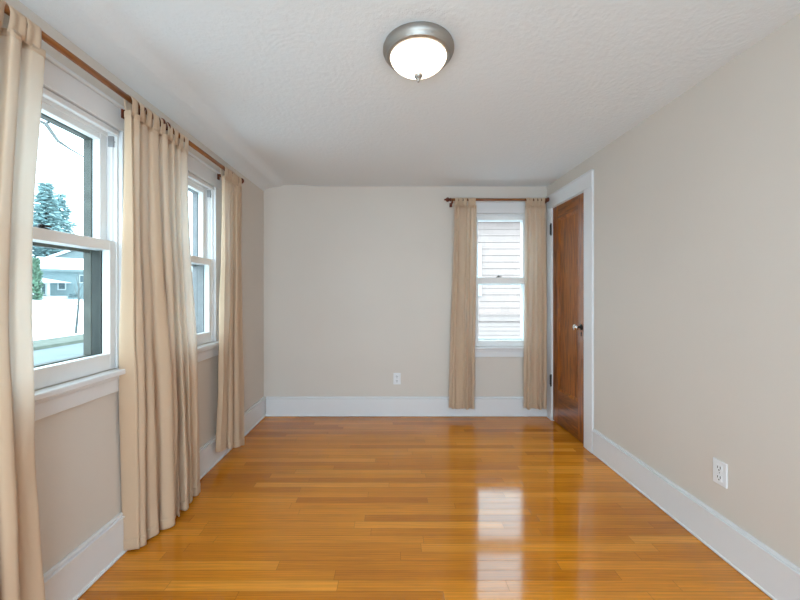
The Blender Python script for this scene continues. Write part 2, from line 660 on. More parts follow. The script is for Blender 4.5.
# left wall, with two openings
bm = NB()
x0, x1 = XL - TH, XL
zt = H + 0.02
(a0, a1), (b0, b1) = WIN_L
bx(bm, (x0, YF, 0), (x1, a0, zt))
bx(bm, (x0, a1, 0), (x1, b0, zt))
bx(bm, (x0, b1, 0), (x1, YB + TH, zt))
for (p, q) in WIN_L:
    bx(bm, (x0, p, 0), (x1, q, WZ0))
    bx(bm, (x0, p, WZ1), (x1, q, zt))
tag(obj('wall_left', bm, M_WALL), 'cream painted wall with the two street windows', 'wall', kind='structure')

bm = NB()
bx(bm, (XL, YB, 0), (BW0, YB + TH, H + 0.02))
bx(bm, (BW1, YB, 0), (XR + TH, YB + TH, H + 0.02))
bx(bm, (BW0, YB, 0), (BW1, YB + TH, BZ0))
bx(bm, (BW0, YB, BZ1), (BW1, YB + TH, H + 0.02))
tag(obj('wall_back', bm, M_WALL), 'cream painted end wall with the single narrow window', 'wall', kind='structure')

bm = NB()
bx(bm, (XR, YF, 0), (XR + TH, DY0, H + 0.02))
bx(bm, (XR, DY1, 0), (XR + TH, YB, H + 0.02))
bx(bm, (XR, DY0, DZ), (XR + TH, DY1, H + 0.02))
bx(bm, (XR + TH - 0.03, DY0, 0), (XR + TH, DY1, DZ))
tag(obj('wall_right', bm, M_WALL), 'long plain cream wall with the brown door', 'wall', kind='structure')

bm = NB()
bx(bm, (XL - TH, YF - TH, 0), (-1.15, YF, H + 0.02))
bx(bm, (1.35, YF - TH, 0), (XR + TH, YF, H + 0.02))
bx(bm, (-1.15, YF - TH, 0), (1.35, YF, 0.52))
bx(bm, (-1.15, YF - TH, 2.28), (1.35, YF, H + 0.02))  # unseen opening, added as the place for the fill lights
tag(obj('wall_front', bm, M_WALL), 'cream wall behind the viewer with a wide opening', 'wall', kind='structure')


def baseboard(name, runs, label, t0=0.020, shoe=0.030):
    """runs: boxes given as (axis, wall coordinate, inward sign, from, to)"""
    root = thing(name, (0, 0, 0), label, 'baseboard', kind='structure')
    b1, b2, b3 = NB(), NB(), NB()
    for ax, w, s, p, q in runs:
        for b, t, z0, z1 in ((b1, t0, 0.0, 0.182), (b2, t0 + 0.007, 0.182, 0.192), (b2, t0 - 0.003, 0.192, 0.208), (b3, shoe, 0.0, 0.016)):
            if ax == 'Y':
                bx(b, (w, p, z0), (w + s * t, q, z1))
            else:
                bx(b, (p, w, z0), (q, w + s * t, z1))
    obj('board', b1, M_TRIM, root, 0.002)
    obj('cap_moulding', b2, M_TRIM, root, 0.004)
    obj('shoe_moulding', b3, M_TRIM, root, 0.008, 3)


baseboard('baseboard_left', [('Y', XL, 1, YF, YB)], 'white baseboard under the two street windows')
baseboard('baseboard_back', [('X', YB, -1, XL + 0.03, XR)], 'white baseboard along the end wall')
baseboard('baseboard_right', [('Y', XR, -1, YF, 2.95)], 'white baseboard along the plain right wall up to the door', 0.014, 0.020)


# ------------------------------------------------------------------ windows
def window(name, to, Wd, z0, z1, label, glass_side=0.046, meet=(1.53, 1.578), lock_u=None, head_h=0.129, casing_w=0.09,
           apron_h=0.085, low_rail=0.08, up_rail=0.060, meet_up=0.045, ear=0.02):
    """double-hung window. to(u, w, z) -> world; u along the wall, w outwards from the wall face"""
    org = to(Wd / 2, 0, z0)
    root = thing(name, org, label, 'window', kind='structure')

    def B(bm, u0, u1, w0, w1, za, zb):
        return bx(bm, to(u0, w0, za), to(u1, w1, zb))

    # casings
    for (u0, u1) in ((-casing_w, 0.0), (Wd, Wd + casing_w)):
        b = NB(); B(b, u0, u1, -0.022, 0.0, z0 - 0.002, z1)
        obj('side_casing', b, M_TRIM, root, 0.003)
    b = NB(); B(b, -casing_w, Wd + casing_w, -0.024, 0.0, z1, z1 + head_h)
    obj('head_casing', b, M_TRIM, root, 0.003)
    b = NB()
    B(b, -casing_w - 0.012, Wd + casing_w + 0.012, -0.036, 0.0, z1 + head_h, z1 + head_h + 0.016)
    obj('cap_moulding', b, M_TRIM, root, 0.005)
    # stool + apron
    b = NB()
    B(b, -casing_w - ear, Wd + casing_w + ear, -0.058, 0.0, z0 - 0.026, z0)
    B(b, 0, Wd, 0.0, 0.10, z0 - 0.026, z0)
    obj('stool', b, M_TRIM, root, 0.006, 3)
    b = NB()
    B(b, -casing_w, Wd + casing_w, -0.020, 0.0, z0 - 0.026 - apron_h, z0 - 0.026)
    B(b, -casing_w, Wd + casing_w, -0.028, 0.0, z0 - 0.048, z0 - 0.026)
    obj('apron', b, M_TRIM, root, 0.003)
    # jamb lining (white tracks either side and the head)
    b = NB()
    B(b, 0.0, 0.008, 0.0, 0.138, z0, z1)
    B(b, Wd - 0.008, Wd, 0.0, 0.138, z0, z1)
    B(b, 0.0, Wd, 0.0, 0.138, z1 - 0.012, z1)
    B(b, 0.0, Wd, 0.046, 0.056, z1 - 0.03, z1)
    obj('jamb_liner', b, M_SASH, root, 0.001)
    # stop beads in front of the sash
    b = NB()
    B(b, 0.008, Wd - 0.008, -0.012, 0.006, z1 - 0.030, z1 - 0.004)
    obj('head_stop', b, M_TRIM, root, 0.004)
    # upper sash
    lz0, lz1 = z0, meet[1]
    s = glass_side
    b = NB()
    g1 = z1 - up_rail
    gm = meet[0] + 0.002
    B(b, 0.009, s + 0.004, 0.05, 0.088, meet[0], z1 - 0.012)
    B(b, Wd - s - 0.004, Wd - 0.009, 0.05, 0.088, meet[0], z1 - 0.012)
    B(b, s + 0.004, Wd - s - 0.004, 0.05, 0.088, g1, z1 - 0.012)
    B(b, s + 0.004, Wd - s - 0.004, 0.05, 0.088, meet[0], meet[0] + meet_up)
    us = obj('upper_sash', b, M_SASH, root, 0.003)
    b = NB(); B(b, s, Wd - s, 0.076, 0.080, meet[0] + meet_up - 0.004, g1 + 0.004)
    obj('pane', b, M_GLASS, us)
    # lower sash
    b = NB()
    g0 = z0 + low_rail
    B(b, 0.009, s, 0.005, 0.044, lz0 + 0.001, lz1)
    B(b, Wd - s, Wd - 0.009, 0.005, 0.044, lz0 + 0.001, lz1)
    B(b, s, Wd - s, 0.005, 0.044, lz0 + 0.001, g0)
    B(b, s, Wd - s, 0.005, 0.044, meet[0], lz1)
    ls = obj('lower_sash', b, M_SASH, root, 0.003)
    b = NB(); B(b, s - 0.004, Wd - s + 0.004, 0.032, 0.036, g0 - 0.004, meet[0] + 0.004)
    obj('pane', b, M_GLASS, ls)
    # sash lock on the meeting rail
    lu = Wd / 2 if lock_u is None else lock_u
    b = NB()
    B(b, lu - 0.026, lu + 0.026, 0.012, 0.036, lz1, lz1 + 0.006)
    lathe(b, [(0.011, 0), (0.011, 0.012), (0.006, 0.016)], to(lu, 0.026, lz1 + 0.004), n=16)
    B(b, lu - 0.006, lu + 0.034, 0.016, 0.027, lz1 + 0.010, lz1 + 0.018)
    obj('sash_lock', b, M_BLACK, root, 0.001)
    # balance shoes at the top of the inner tracks
    for uu in (0.008, Wd - 0.020):
        b = NB()
        B(b, uu, uu + 0.012, 0.012, 0.036, z1 - 0.085, z1 - 0.032)
        lathe(b, [(0.004, 0.0), (0.004, 0.004)], to(uu + 0.006, 0.010, z1 - 0.06), Vector(to(0, -1, 0)) - Vector(to(0, 0, 0)), n=10)
        obj('balance_shoe', b, M_GREYMETAL, root, 0.001)
        b = NB()
        B(b, uu + (0.0 if uu < 0.1 else 0.006), uu + (0.006 if uu < 0.1 else 0.012), 0.018, 0.032, lz1, z1 - 0.085)
        obj('balance_track', b, M_SASH, root, 0.001)
    return root, B


def to_left(y0):
    return lambda u, w, z: (XL - w, y0 + u, z)


def to_back(u, w, z):
    return (BW0 + u, YB + w, z)


def storm(root, B, Wd, z0, z1, meet, inner=0.049, m=M_DARKFRAME):
    """outer storm frame: ring outside the sashes, with a bar behind the meeting rail"""
    b = NB()
    B(b, 0.008, inner, 0.095, 0.134, z0, z1 - 0.012)
    B(b, Wd - inner, Wd - 0.008, 0.095, 0.134, z0, z1 - 0.012)
    B(b, inner, Wd - inner, 0.095, 0.134, z1 - 0.062, z1 - 0.012)
    B(b, inner, Wd - inner, 0.095, 0.134, z0, z0 + 0.075)
    B(b, inner, Wd - inner, 0.100, 0.130, meet[0] - 0.012, meet[0] + 0.020)
    obj('storm_frame', b, m, root, 0.002)
    b = NB()
    B(b, 0.008, inner - 0.001, 0.048, 0.095, z0, meet[0] - 0.002)
    B(b, Wd - inner + 0.001, Wd - 0.008, 0.048, 0.095, z0, meet[0] - 0.002)
    obj('outer_track', b, M_TRACK if m is M_DARKFRAME else m, root, 0.002)


wl_labels = ['white double-hung window nearest the viewer, framing snowy street and conifer',
             'white double-hung window between the tall curtains nearer the far corner']
for k, (p, q) in enumerate(WIN_L):
    r, B = window('window_%d' % (k + 1), to_left(p), q - p, WZ0, WZ1, wl_labels[k], head_h=0.106)
    storm(r, B, q - p, WZ0, WZ1, (1.53, 1.578), 0.049, M_DARKFRAME if k == 0 else M_GREYFRAME)
r, B = window('window_3', to_back, BW1 - BW0, BZ0, BZ1, 'narrow white double-hung window in the end wall facing shingled house',
              glass_side=0.036, meet=(1.415, 1.482), lock_u=0.255, head_h=0.115, low_rail=0.062, up_rail=0.058, meet_up=0.06)
storm(r, B, BW1 - BW0, BZ0, BZ1, (1.415, 1.482), 0.040, M_SASH)

# ------------------------------------------------------------------ door
root = thing('door_1', (XR, (DY0 + DY1) / 2, 0), 'dark-stained wooden one-panel door in white casing on the right wall', 'door', kind='structure')
b = NB(); bx(b, (XR, DY0 - 0.128, 0), (XR - 0.020, DY0, DZ)); obj('side_casing', b, M_TRIM, root, 0.003)
b = NB(); bx(b, (XR, DY1, 0), (XR - 0.020, DY1 + 0.108, DZ)); obj('side_casing', b, M_TRIM, root, 0.003)
b = NB(); bx(b, (XR, DY0 - 0.128, DZ), (XR - 0.021, DY1 + 0.108, DZ + 0.125)); obj('head_casing', b, M_TRIM, root, 0.003)
b = NB(); bx(b, (XR, DY0 - 0.134, DZ + 0.125), (XR - 0.027, DY1 + 0.112, DZ + 0.137)); obj('cap_moulding', b, M_TRIM, root, 0.004)
b = NB()
bx(b, (XR, DY0, 0), (XR + 0.14, DY0 + 0.008, DZ)); bx(b, (XR, DY1 - 0.008, 0), (XR + 0.14, DY1, DZ)); bx(b, (XR, DY0, DZ - 0.008), (XR + 0.14, DY1, DZ))
obj('jamb', b, M_TRIM, root)
dx0, dx1 = XR - 0.006, XR + 0.034
e0, e1, dz0, dz1 = DY0 + 0.010, DY1 - 0.010, 0.012, DZ - 0.010
st = 0.105
for (p, q) in ((e0, e0 + st), (e1 - st, e1)):
    b = NB(); bx(b, (dx0, p, dz0), (dx1, q, dz1)); obj('stile', b, M_DOOR_V, root, 0.0015)
b = NB(); bx(b, (dx0 + 0.0006, e0 + st, dz1 - 0.125), (dx1, e1 - st, dz1)); obj('rail', b, M_DOOR_H, root, 0.0015)
b = NB(); bx(b, (dx0 + 0.0006, e0 + st, dz0), (dx1, e1 - st, dz0 + 0.330)); obj('rail', b, M_DOOR_H, root, 0.0015)
pz0, pz1, py0, py1 = dz0 + 0.330, dz1 - 0.125, e0 + st, e1 - st
b = NB(); bx(b, (dx0 + 0.016, py0, pz0), (dx1 - 0.012, py1, pz1)); obj('panel', b, M_DOOR_V, root)
# sticking: sloped moulding round the panel
b = NB()
mw, md_ = 0.024, 0.014
outer = [(dx0 + 0.001, py0, pz0), (dx0 + 0.001, py1, pz0), (dx0 + 0.001, py1, pz1), (dx0 + 0.001, py0, pz1)]
inner = [(dx0 + md_, py0 + mw, pz0 + mw), (dx0 + md_, py1 - mw, pz0 + mw), (dx0 + md_, py1 - mw, pz1 - mw), (dx0 + md_, py0 + mw, pz1 - mw)]
backo = [(dx0 + 0.0155, c[1], c[2]) for c in outer]
backi = [(dx0 + 0.0155, c[1], c[2]) for c in inner]
vo, vi, wo, wi = [[b.verts.new(c) for c in r_] for r_ in (outer, inner, backo, backi)]
for i in range(4):
    j = (i + 1) % 4
    b.faces.new([vo[i], vo[j], vi[j], vi[i]])
    b.faces.new([vi[i], vi[j], wi[j], wi[i]])
    b.faces.new([wi[i], wi[j], wo[j], wo[i]])
    b.faces.new([wo[i], wo[j], vo[j], vo[i]])
obj('panel_moulding', b, M_DOOR_V, root)
# hinges on the far edge
for hz in (1.97, 0.415):
    b = NB()
    bx(b, (XR - 0.0215, DY1 - 0.002, hz - 0.05), (XR - 0.0235, DY1 + 0.028, hz + 0.05))
    lathe(b, [(0.008, -0.056), (0.008, 0.056)], (XR - 0.024, DY1 - 0.004, hz), n=14)
    lathe(b, [(0.0, -0.066), (0.006, -0.062), (0.006, -0.056)], (XR - 0.024, DY1 - 0.004, hz), n=12)
    lathe(b, [(0.006, 0.056), (0.006, 0.062), (0.0, 0.066)], (XR - 0.024, DY1 - 0.004, hz), n=12)
    obj('hinge', b, M_BLACK, root, 0.0005)
ky, kz = DY0 + 0.062, 1.018
b = NB()
lathe(b, [(0.027, 0), (0.026, 0.004), (0.016, 0.009), (0.010, 0.012), (0.009, 0.030), (0.013, 0.034)], (dx0, ky, kz), (-1, 0, 0), 24)
obj('knob_rose', b, M_BLACK, root)
b = NB()
lathe(b, [(0.010, 0.030), (0.017, 0.034), (0.025, 0.043), (0.0275, 0.052), (0.026, 0.060), (0.020, 0.067), (0.010, 0.070), (0, 0.071)], (dx0, ky, kz), (-1, 0, 0), 28)
k = obj('knob', b, M_CHROME, root); k['label'] = 'polished chrome knob'
b = NB()
lathe(b, [(0.012, 0), (0.011, 0.003), (0, 0.004)], (dx0, ky, kz - 0.052), (-1, 0, 0), 18)
bx(b, (dx0, ky - 0.006, kz - 0.078), (dx0 - 0.003, ky + 0.006, kz - 0.052))
obj('keyhole_cover', b, M_BLACK, root)

# ------------------------------------------------------------------ curtain rods


def rod(name, axis, p0, p1, other, z, wall_c, brackets, fin0, fin1, label, m):
    """axis 'Y': runs along y at x = other; axis 'X': along x at y = other. wall_c: the casing/wall face the brackets touch"""
    def P(p, o=other, zz=z):
        return (o, p, zz) if axis == 'Y' else (p, o, zz)
    d = Vector(P(1)) - Vector(P(0))
    root = thing(name, P((p0 + p1) / 2), label, 'curtain rod', 'wooden curtain rods')
    b = NB(); lathe(b, [(0.0135, 0), (0.0135, p1 - p0)], P(p0), d, 20); obj('pole', b, m, root)
    fp = [(0.0135, -0.004), (0.019, -0.001), (0.019, 0.006), (0.012, 0.010), (0.013, 0.014), (0.021, 0.020), (0.0245, 0.030), (0.022, 0.040),
          (0.014, 0.048), (0.008, 0.053), (0.0095, 0.058), (0.007, 0.066), (0, 0.069)]
    fs = [(0.0135, -0.003), (0.022, 0.0), (0.024, 0.008), (0.020, 0.016), (0.010, 0.021), (0, 0.023)]
    for end, kind, dr in ((p0, fin0, -1), (p1, fin1, 1)):
        if kind:
            b = NB(); lathe(b, fp if kind == 'turned' else fs, P(end), d * dr, 24); obj('finial', b, M_FINIAL, root)
    for c in brackets:
        b = NB()
        s = 1 if wall_c > other else -1
        # back plate, arm and cup
        def BB(a0, a1, o0, o1, z0, z1):
            return bx(b, P(a0, o0, z0), P(a1, o1, z1))
        BB(c - 0.014, c + 0.014, wall_c, wall_c - s * 0.010, z - 0.056, z - 0.012)
        BB(c - 0.009, c + 0.009, wall_c - s * 0.010, other - s * 0.004, z - 0.034, z - 0.0135)
        tubep = [P(c, other + 0.019 * math.cos(t), z + 0.019 * math.sin(t)) for t in [PI + i * PI / 10 for i in range(11)]]
        tube(b, tubep, [0.0045] * 11, 10)
        obj('bracket', b, M_FINIAL, root, 0.002)
    return root


XRODL = -1.27
ZR_L = 2.254
rod('curtain_rod', 'Y', 0.93, 1.965, XRODL, ZR_L, XL + 0.022, [1.815, 0.962], 'turned', 'small', 'brown wooden curtain rod over the window nearest the viewer', M_ROD_Y)
rod('curtain_rod', 'Y', 2.022, 3.005, XRODL, ZR_L, XL + 0.022, [2.80], 'small', 'small', 'brown wooden curtain rod over the street window nearer the far corner', M_ROD_Y)
YRODB = YB - 0.105
ZR_B = 2.287
rod('curtain_rod', 'X', 0.600, 1.605, YRODB, ZR_B, YB, [0.618, 1.592], 'turned', 'small', 'short brown wooden curtain rod over the end wall window', M_ROD_X)


# ------------------------------------------------------------------ curtains
def sm(t):
    t = max(0.0, min(1.0, t))
    return t * t * (3 - 2 * t)


def curtain(axis, other, zrod, top, bot, zb, label, n=5, seed=0, amp=(0.016, 0.030), lean=0.0, out=1, group=None, swell=0.0, lean0=0.0, waist=0.0, nf=None):
    """pleated tab-top panel. top/bot: extents along the rod at header and hem; zb: hem height at each side;
    lean: outward offset of the hem from the rod plane (into the room)"""
    rnd = random.Random(seed)
    ph = [rnd.uniform(0, 2 * PI) for _ in range(8)]
    ztop = zrod - 0.058
    hgt = ztop - sum(zb) / 2
    nf = nf or n * 0.8

    def surf(s, v):
        e = sm(v) if v < 1 else 1
        p0 = top[0] + (bot[0] - top[0]) * e
        p1 = top[1] + (bot[1] - top[1]) * e
        p1 -= waist * math.sin(PI * min(1, v)) ** 1.2
        # uneven folds that wander down the drop
        k = 4 * s * (1 - s)
        sw = s + k * (0.055 * math.sin(2 * PI * s + ph[0]) + 0.040 * math.sin(2 * PI * 1.9 * s + ph[1]))
        sw += k * min(1, v * 2) * (0.035 * math.sin(2.2 * v + ph[2] + 4 * s) + 0.018 * math.sin(5.0 * v + ph[3] + 9 * s))
        th = 2 * PI * nf * sw + ph[4] * 0.3
        A = amp[0] + (amp[1] - amp[0]) * sm(v * 1.4)
        mod = 0.85 + 0.40 * math.sin(2 * PI * 1.15 * s + ph[3] + 1.3 * v) + 0.20 * math.sin(2 * PI * 2.7 * s + ph[5] - 1.1 * v)
        d = A * mod * (math.cos(th) + 0.22 * math.cos(2 * th + ph[4] + 1.2 * v))
        q = Vector((s * 7.0 + seed * 3.1, v * 3.2, seed * 1.7))
        d += 0.010 * noise.noise(q) * sm(v * 2 + 0.2) + 0.005 * noise.noise(q * 2.3) * sm(v * 1.5)
        d += 0.010 * math.sin(2 * PI * 0.8 * s + ph[6] + 2 * v) * sm(v * 2)
        al = p0 + (p1 - p0) * s + 0.28 * A * math.sin(2 * th) * mod
        z = ztop + (zb[0] + (zb[1] - zb[0]) * s - ztop) * v
        z += 0.005 * math.sin(2 * PI * 2.3 * s + ph[7]) * sm((v - 0.8) * 5)
        if v < 0.001:
            z += -0.006 + 0.006 * math.cos(2 * PI * n * s)
        o = other + out * (0.004 + d + (lean0 * (1 - s) + lean * s) * sm(v) + swell * math.sin(PI * v))
        return (o, al, z) if axis == 'Y' else (al, o, z)

    root_loc = surf(0.5, 1.0)
    root = thing('curtain', root_loc, label, 'curtain', group)

    def sheet(name, v0, v1, nu, nv, off, thick, m, par):
        b = NB()
        vs = []
        for j in range(nv + 1):
            v = v0 + (v1 - v0) * j / nv
            row = []
            for i in range(nu + 1):
                p = surf(i / nu, v)
                row.append(b.verts.new(p))
            vs.append(row)
        for j in range(nv):
            for i in range(nu):
                b.faces.new([vs[j][i], vs[j][i + 1], vs[j + 1][i + 1], vs[j + 1][i]]).smooth = True
        o = obj(name, b, m, par)
        md = o.modifiers.new('thickness', 'SOLIDIFY')
        md.thickness = thick
        md.offset = 0
        return o

    vh = 1 - 0.052 / hgt
    sheet('fabric', 0, 1, n * 22, 64, 0, 0.0016, M_CURT, root)
    sheet('hem', vh, 1.001, n * 22, 5, 0, 0.0046, M_CURT, root)
    sheet('header', -0.0, 0.030 / hgt, n * 22, 3, 0, 0.0046, M_CURT, root)
    # tabs looped over the rod
    rr = 0.0175
    for k in range(n):
        s = min(0.97, max(0.03, (k + 0.5 + rnd.uniform(-0.03, 0.03)) / n if n > 1 else 0.5))
        c = surf(s, 0.0)
        al = c[1] if axis == 'Y' else c[0]
        do = 0.020
        hw = (top[1] - top[0]) / n * 0.5 * rnd.uniform(0.86, 0.97)
        tw = rnd.uniform(-0.006, 0.006)
        path = [(do * 0.72, ztop - 0.020), (do * 0.9, ztop + 0.012), (rr + 0.0015, zrod - 0.012)]
        path += [(rr * math.cos(t), zrod + rr * math.sin(t)) for t in [i * PI / 8 for i in range(9)]]
        path += [(-rr - 0.001, zrod - 0.012), (-do * 0.8, ztop + 0.012), (-do * 0.5, ztop - 0.020)]
        b = NB()
        rows = []
        for j, (o_, z_) in enumerate(path):
            row = []
            for i in range(7):
                f = i / 6 - 0.5
                pinch = 1.0 - 0.16 * math.exp(-((j - 2) / 1.6) ** 2)
                puff = 0.0035 * math.cos(f * 2 * PI * 1.5 + ph[k % 8]) * (1 if j < 3 else 0.3)
                a_ = al + f * 2 * hw * pinch + tw * (z_ - zrod) / 0.06
                q = other + out * (o_ + (puff if o_ > 0 else -puff))
                row.append(b.verts.new((q, a_, z_) if axis == 'Y' else (a_, q, z_)))
            rows.append(row)
        for j in range(len(rows) - 1):
            for i in range(6):
                b.faces.new([rows[j][i], rows[j][i + 1], rows[j + 1][i + 1], rows[j + 1][i]]).smooth = True
        o = obj('tab', b, M_CURT, root)
        md = o.modifiers.new('thickness', 'SOLIDIFY')
        md.thickness = 0.0022
        md.offset = 1 if out > 0 else -1
        md.offset = 0
    return root


G_CURT = 'cream curtains'
curtain('Y', XRODL, ZR_L, (0.97, 1.295), (0.93, 1.305), (0.03, 0.15), 'cream tab-top curtain closest to the viewer, cut by the frame edge', 5, 11, (0.020, 0.034), -0.02, 1, G_CURT, waist=0.055)
curtain('Y', XRODL, ZR_L, (1.716, 1.985), (1.828, 2.078), (0.012, 0.020), 'cream tab-top curtain at the far side of the window nearest the viewer', 5, 23, (0.019, 0.038), -0.02, 1, G_CURT, lean0=-0.055)
curtain('Y', XRODL, ZR_L, (2.000, 2.215), (2.095, 2.36), (0.020, 0.022), 'narrow cream curtain bunched beside the rod-end finial between the street windows', 4, 35, (0.016, 0.034), -0.02, 1, G_CURT)
curtain('Y', XRODL, ZR_L, (2.68, 2.985), (2.69, 3.06), (0.13, 0.03), 'cream tab-top curtain beside the far left corner of the room', 5, 47, (0.015, 0.028), -0.02, 1, G_CURT, lean0=-0.05)
curtain('X', YRODB, ZR_B, (0.640, 0.866), (0.588, 0.845), (0.118, 0.112), 'cream curtain beside the narrow end window, away from the door', 5, 59, (0.014, 0.022), 0.0, -1, G_CURT)
curtain('X', YRODB, ZR_B, (1.375, 1.585), (1.368, 1.590), (0.112, 0.116), 'cream curtain hanging between the narrow end window and the brown door', 5, 71, (0.013, 0.020), 0.0, -1, G_CURT)

# ------------------------------------------------------------------ ceiling light
LX, LY = 0.1165, 1.655
root = thing('ceiling_light', (LX, LY, H), 'round flush-mount ceiling light with nickel rim and lit frosted bowl', 'ceiling light')
b = NB()
lathe(b, [(0.150, 0.0), (0.158, -0.004), (0.1625, -0.014), (0.163, -0.026), (0.158, -0.038), (0.150, -0.044), (0.150, -0.048), (0.145, -0.053),
          (0.135, -0.056), (0.128, -0.055)], (LX, LY, H), n=64)
obj('pan', b, M_NICKEL, root)
b = NB()
lathe(b, [(0.127, -0.050), (0.1285, -0.056), (0.1245, -0.067), (0.114, -0.081), (0.099, -0.094), (0.079, -0.106), (0.054, -0.117), (0.028, -0.124), (0, -0.126)],
      (LX, LY, H), n=64)
bowl = obj('glass_bowl', b, M_LAMPGLASS, root); bowl['label'] = 'frosted alabaster glass bowl, lit'
b = NB()
lathe(b, [(0.012, -0.122), (0.018, -0.130), (0.0195, -0.136), (0.018, -0.143), (0.010, -0.149), (0.006, -0.153), (0.0075, -0.158), (0.005, -0.165), (0, -0.167)], (LX, LY, H), n=24)
obj('finial', b, M_NICKEL, root)


# ------------------------------------------------------------------ wall outlets
def outlet(loc, axis, out, label):
    """duplex outlet; axis = wall axis it is spread along, out = inward normal"""
    root = thing('wall_outlet', loc, label, 'outlet', 'white wall outlets')
    L, O = Vector(loc), Vector(out)
    A = Vector((0, 1, 0)) if axis == 'Y' else Vector((1, 0, 0))
    Z = Vector((0, 0, 1))

    def B(bm, a0, a1, o0, o1, z0, z1):
        return bx(bm, L + A * a0 + O * o0 + Z * z0, L + A * a1 + O * o1 + Z * z1)
    b = NB(); B(b, -0.039, 0.039, 0, 0.007, -0.061, 0.061); obj('cover_plate', b, M_PLASTIC, root, 0.003, 3)
    b = NB(); lathe(b, [(0.0035, 0.006), (0.0035, 0.0078), (0, 0.0082)], L, O, 12); obj('screw', b, M_GREYMETAL, root)
    for zc in (0.024, -0.024):
        b = NB(); B(b, -0.016, 0.016, 0.004, 0.0095, zc - 0.017, zc + 0.017); rc = obj('receptacle', b, M_PLASTIC, root, 0.004, 3)
        b = NB()
        B(b, -0.009, -0.0055, 0.008, 0.0100, zc - 0.003, zc + 0.010)
        B(b, 0.0055, 0.009, 0.008, 0.0100, zc - 0.003, zc + 0.008)
        lathe(b, [(0.0035, 0.008), (0.0035, 0.0100)], L + Z * (zc - 0.010), O, 12)
        obj('slots', b, M_SLOT, rc)
    return root


outlet((0.043, YB, 0.398), 'X', (0, -1, 0), 'small white outlet on the end wall above the baseboard')
outlet((XR, 1.812, 0.415), 'Y', (-1, 0, 0), 'white outlet low on the plain right wall')


# ------------------------------------------------------------------ outside
def px(x, y, Y):
    """the point at depth Y that the photograph shows at pixel (x, y)"""
    return Vector(((x - 393) / F * Y, Y, EYE + (292 - y) / F * Y))


GZ = -0.70
bm = NB()
gp = [(6, GZ), (-9.3, GZ), (-9.5, GZ)]
def strip(name, pts, y0, y1, m, label, cat, thick=0.3):
    b = NB()
    lo = [[b.verts.new((x, y, z)) for x, z in pts] for y in (y0, y1)]
    un = [[b.verts.new((x, y, z - thick)) for x, z in pts] for y in (y0, y1)]
    n = len(pts)
    for i in range(n - 1):
        b.faces.new([lo[0][i], lo[0][i + 1], lo[1][i + 1], lo[1][i]])
        b.faces.new([un[0][i], un[1][i], un[1][i + 1], un[0][i + 1]])
    for k in (0, 1):
        b.faces.new(lo[k] + un[k][::-1])
    b.faces.new([lo[0][0], lo[1][0], un[1][0], un[0][0]])
    b.faces.new([lo[0][-1], un[0][-1], un[1][-1], lo[1][-1]])
    return tag(obj(name, b, m), label, cat, kind='structure')


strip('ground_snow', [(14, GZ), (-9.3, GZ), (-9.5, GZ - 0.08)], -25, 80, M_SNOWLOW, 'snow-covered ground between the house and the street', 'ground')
strip('road', [(-9.5, GZ - 0.08), (-12.9, GZ - 0.08)], -25, 80, M_ASPHALT, 'grey street beyond the nearest window', 'road')
strip('verge', [(-12.9, GZ - 0.08), (-12.95, GZ + 0.03), (-14.6, GZ + 0.05)], -25, 80, M_GRASS, 'strip of bare grass along the far side of the street', 'verge')
strip('lawn', [(-14.6, GZ + 0.05), (-20, -0.25), (-26, 0.45), (-30, 0.80), (-60, 1.6), (-110, 2.2)], -25, 190, M_SNOW, 'snowy lawn rising to the house across the street', 'lawn')

# house across the street (faces the viewer)
HB = px(60, 296, 32.0)
VIEW = Vector((HB.x, HB.y, 0)).normalized()
U = Vector((VIEW.y, -VIEW.x, 0))        # to the right as seen from the room
Zv = Vector((0, 0, 1))


def HP(u, d, z):
    return HB + U * u + VIEW * d + Zv * z


def hbox(b, u0, u1, d0, d1, z0, z1):
    v = [b.verts.new(HP(u, d, z)) for u in (u0, u1) for d in (d0, d1) for z in (z0, z1)]
    for f in ((0, 1, 3, 2), (4, 6, 7, 5), (0, 4, 5, 1), (2, 3, 7, 6), (0, 2, 6, 4), (1, 5, 7, 3)):
        b.faces.new([v[i] for i in f])


def prism(b, prof, axis, t0, t1):
    """profile in (a, z) extruded: axis 'u' -> profile runs over depth; 'd' -> profile runs over u"""
    r = []
    for t in (t0, t1):
        r.append([b.verts.new(HP(t, a, z) if axis == 'u' else HP(a, t, z)) for a, z in prof])
    n = len(prof)
    for i in range(n):
        j = (i + 1) % n
        b.faces.new([r[0][i], r[0][j], r[1][j], r[1][i]])
    b.faces.new(r[0]); b.faces.new(r[1])


root = thing('house', HB, 'pale teal house with snowy roof across the street', 'house')
b = NB(); hbox(b, -1.3, 7.0, 0, 8, -0.6, 2.30); obj('wall', b, M_SIDING, root)
b = NB(); prism(b, [(-0.45, 2.22), (3.6, 3.45), (8.4, 2.22), (8.4, 2.40), (3.6, 3.65), (-0.45, 2.40)], 'u', -1.6, 7.3); obj('roof', b, M_SNOW, root)
b = NB(); hbox(b, -1.6, 7.3, -0.47, -0.42, 2.16, 2.36); obj('gutter', b, M_SIDING_FAR, root)
b = NB(); prism(b, [(-1.5, 1.15), (0.75, 1.15), (-1.5, 1.62)], 'd', -1.6, 0.0); obj('porch_roof', b, M_SNOW, root)
b = NB(); hbox(b, -0.82, -0.62, -1.5, -1.3, -0.2, 1.15); obj('porch_post', b, M_WHITE_EXT, root)
b = NB(); hbox(b, -1.4, 0.5, -1.55, 0, -0.5, 0.02); obj('porch_deck', b, M_WHITE_EXT, root)
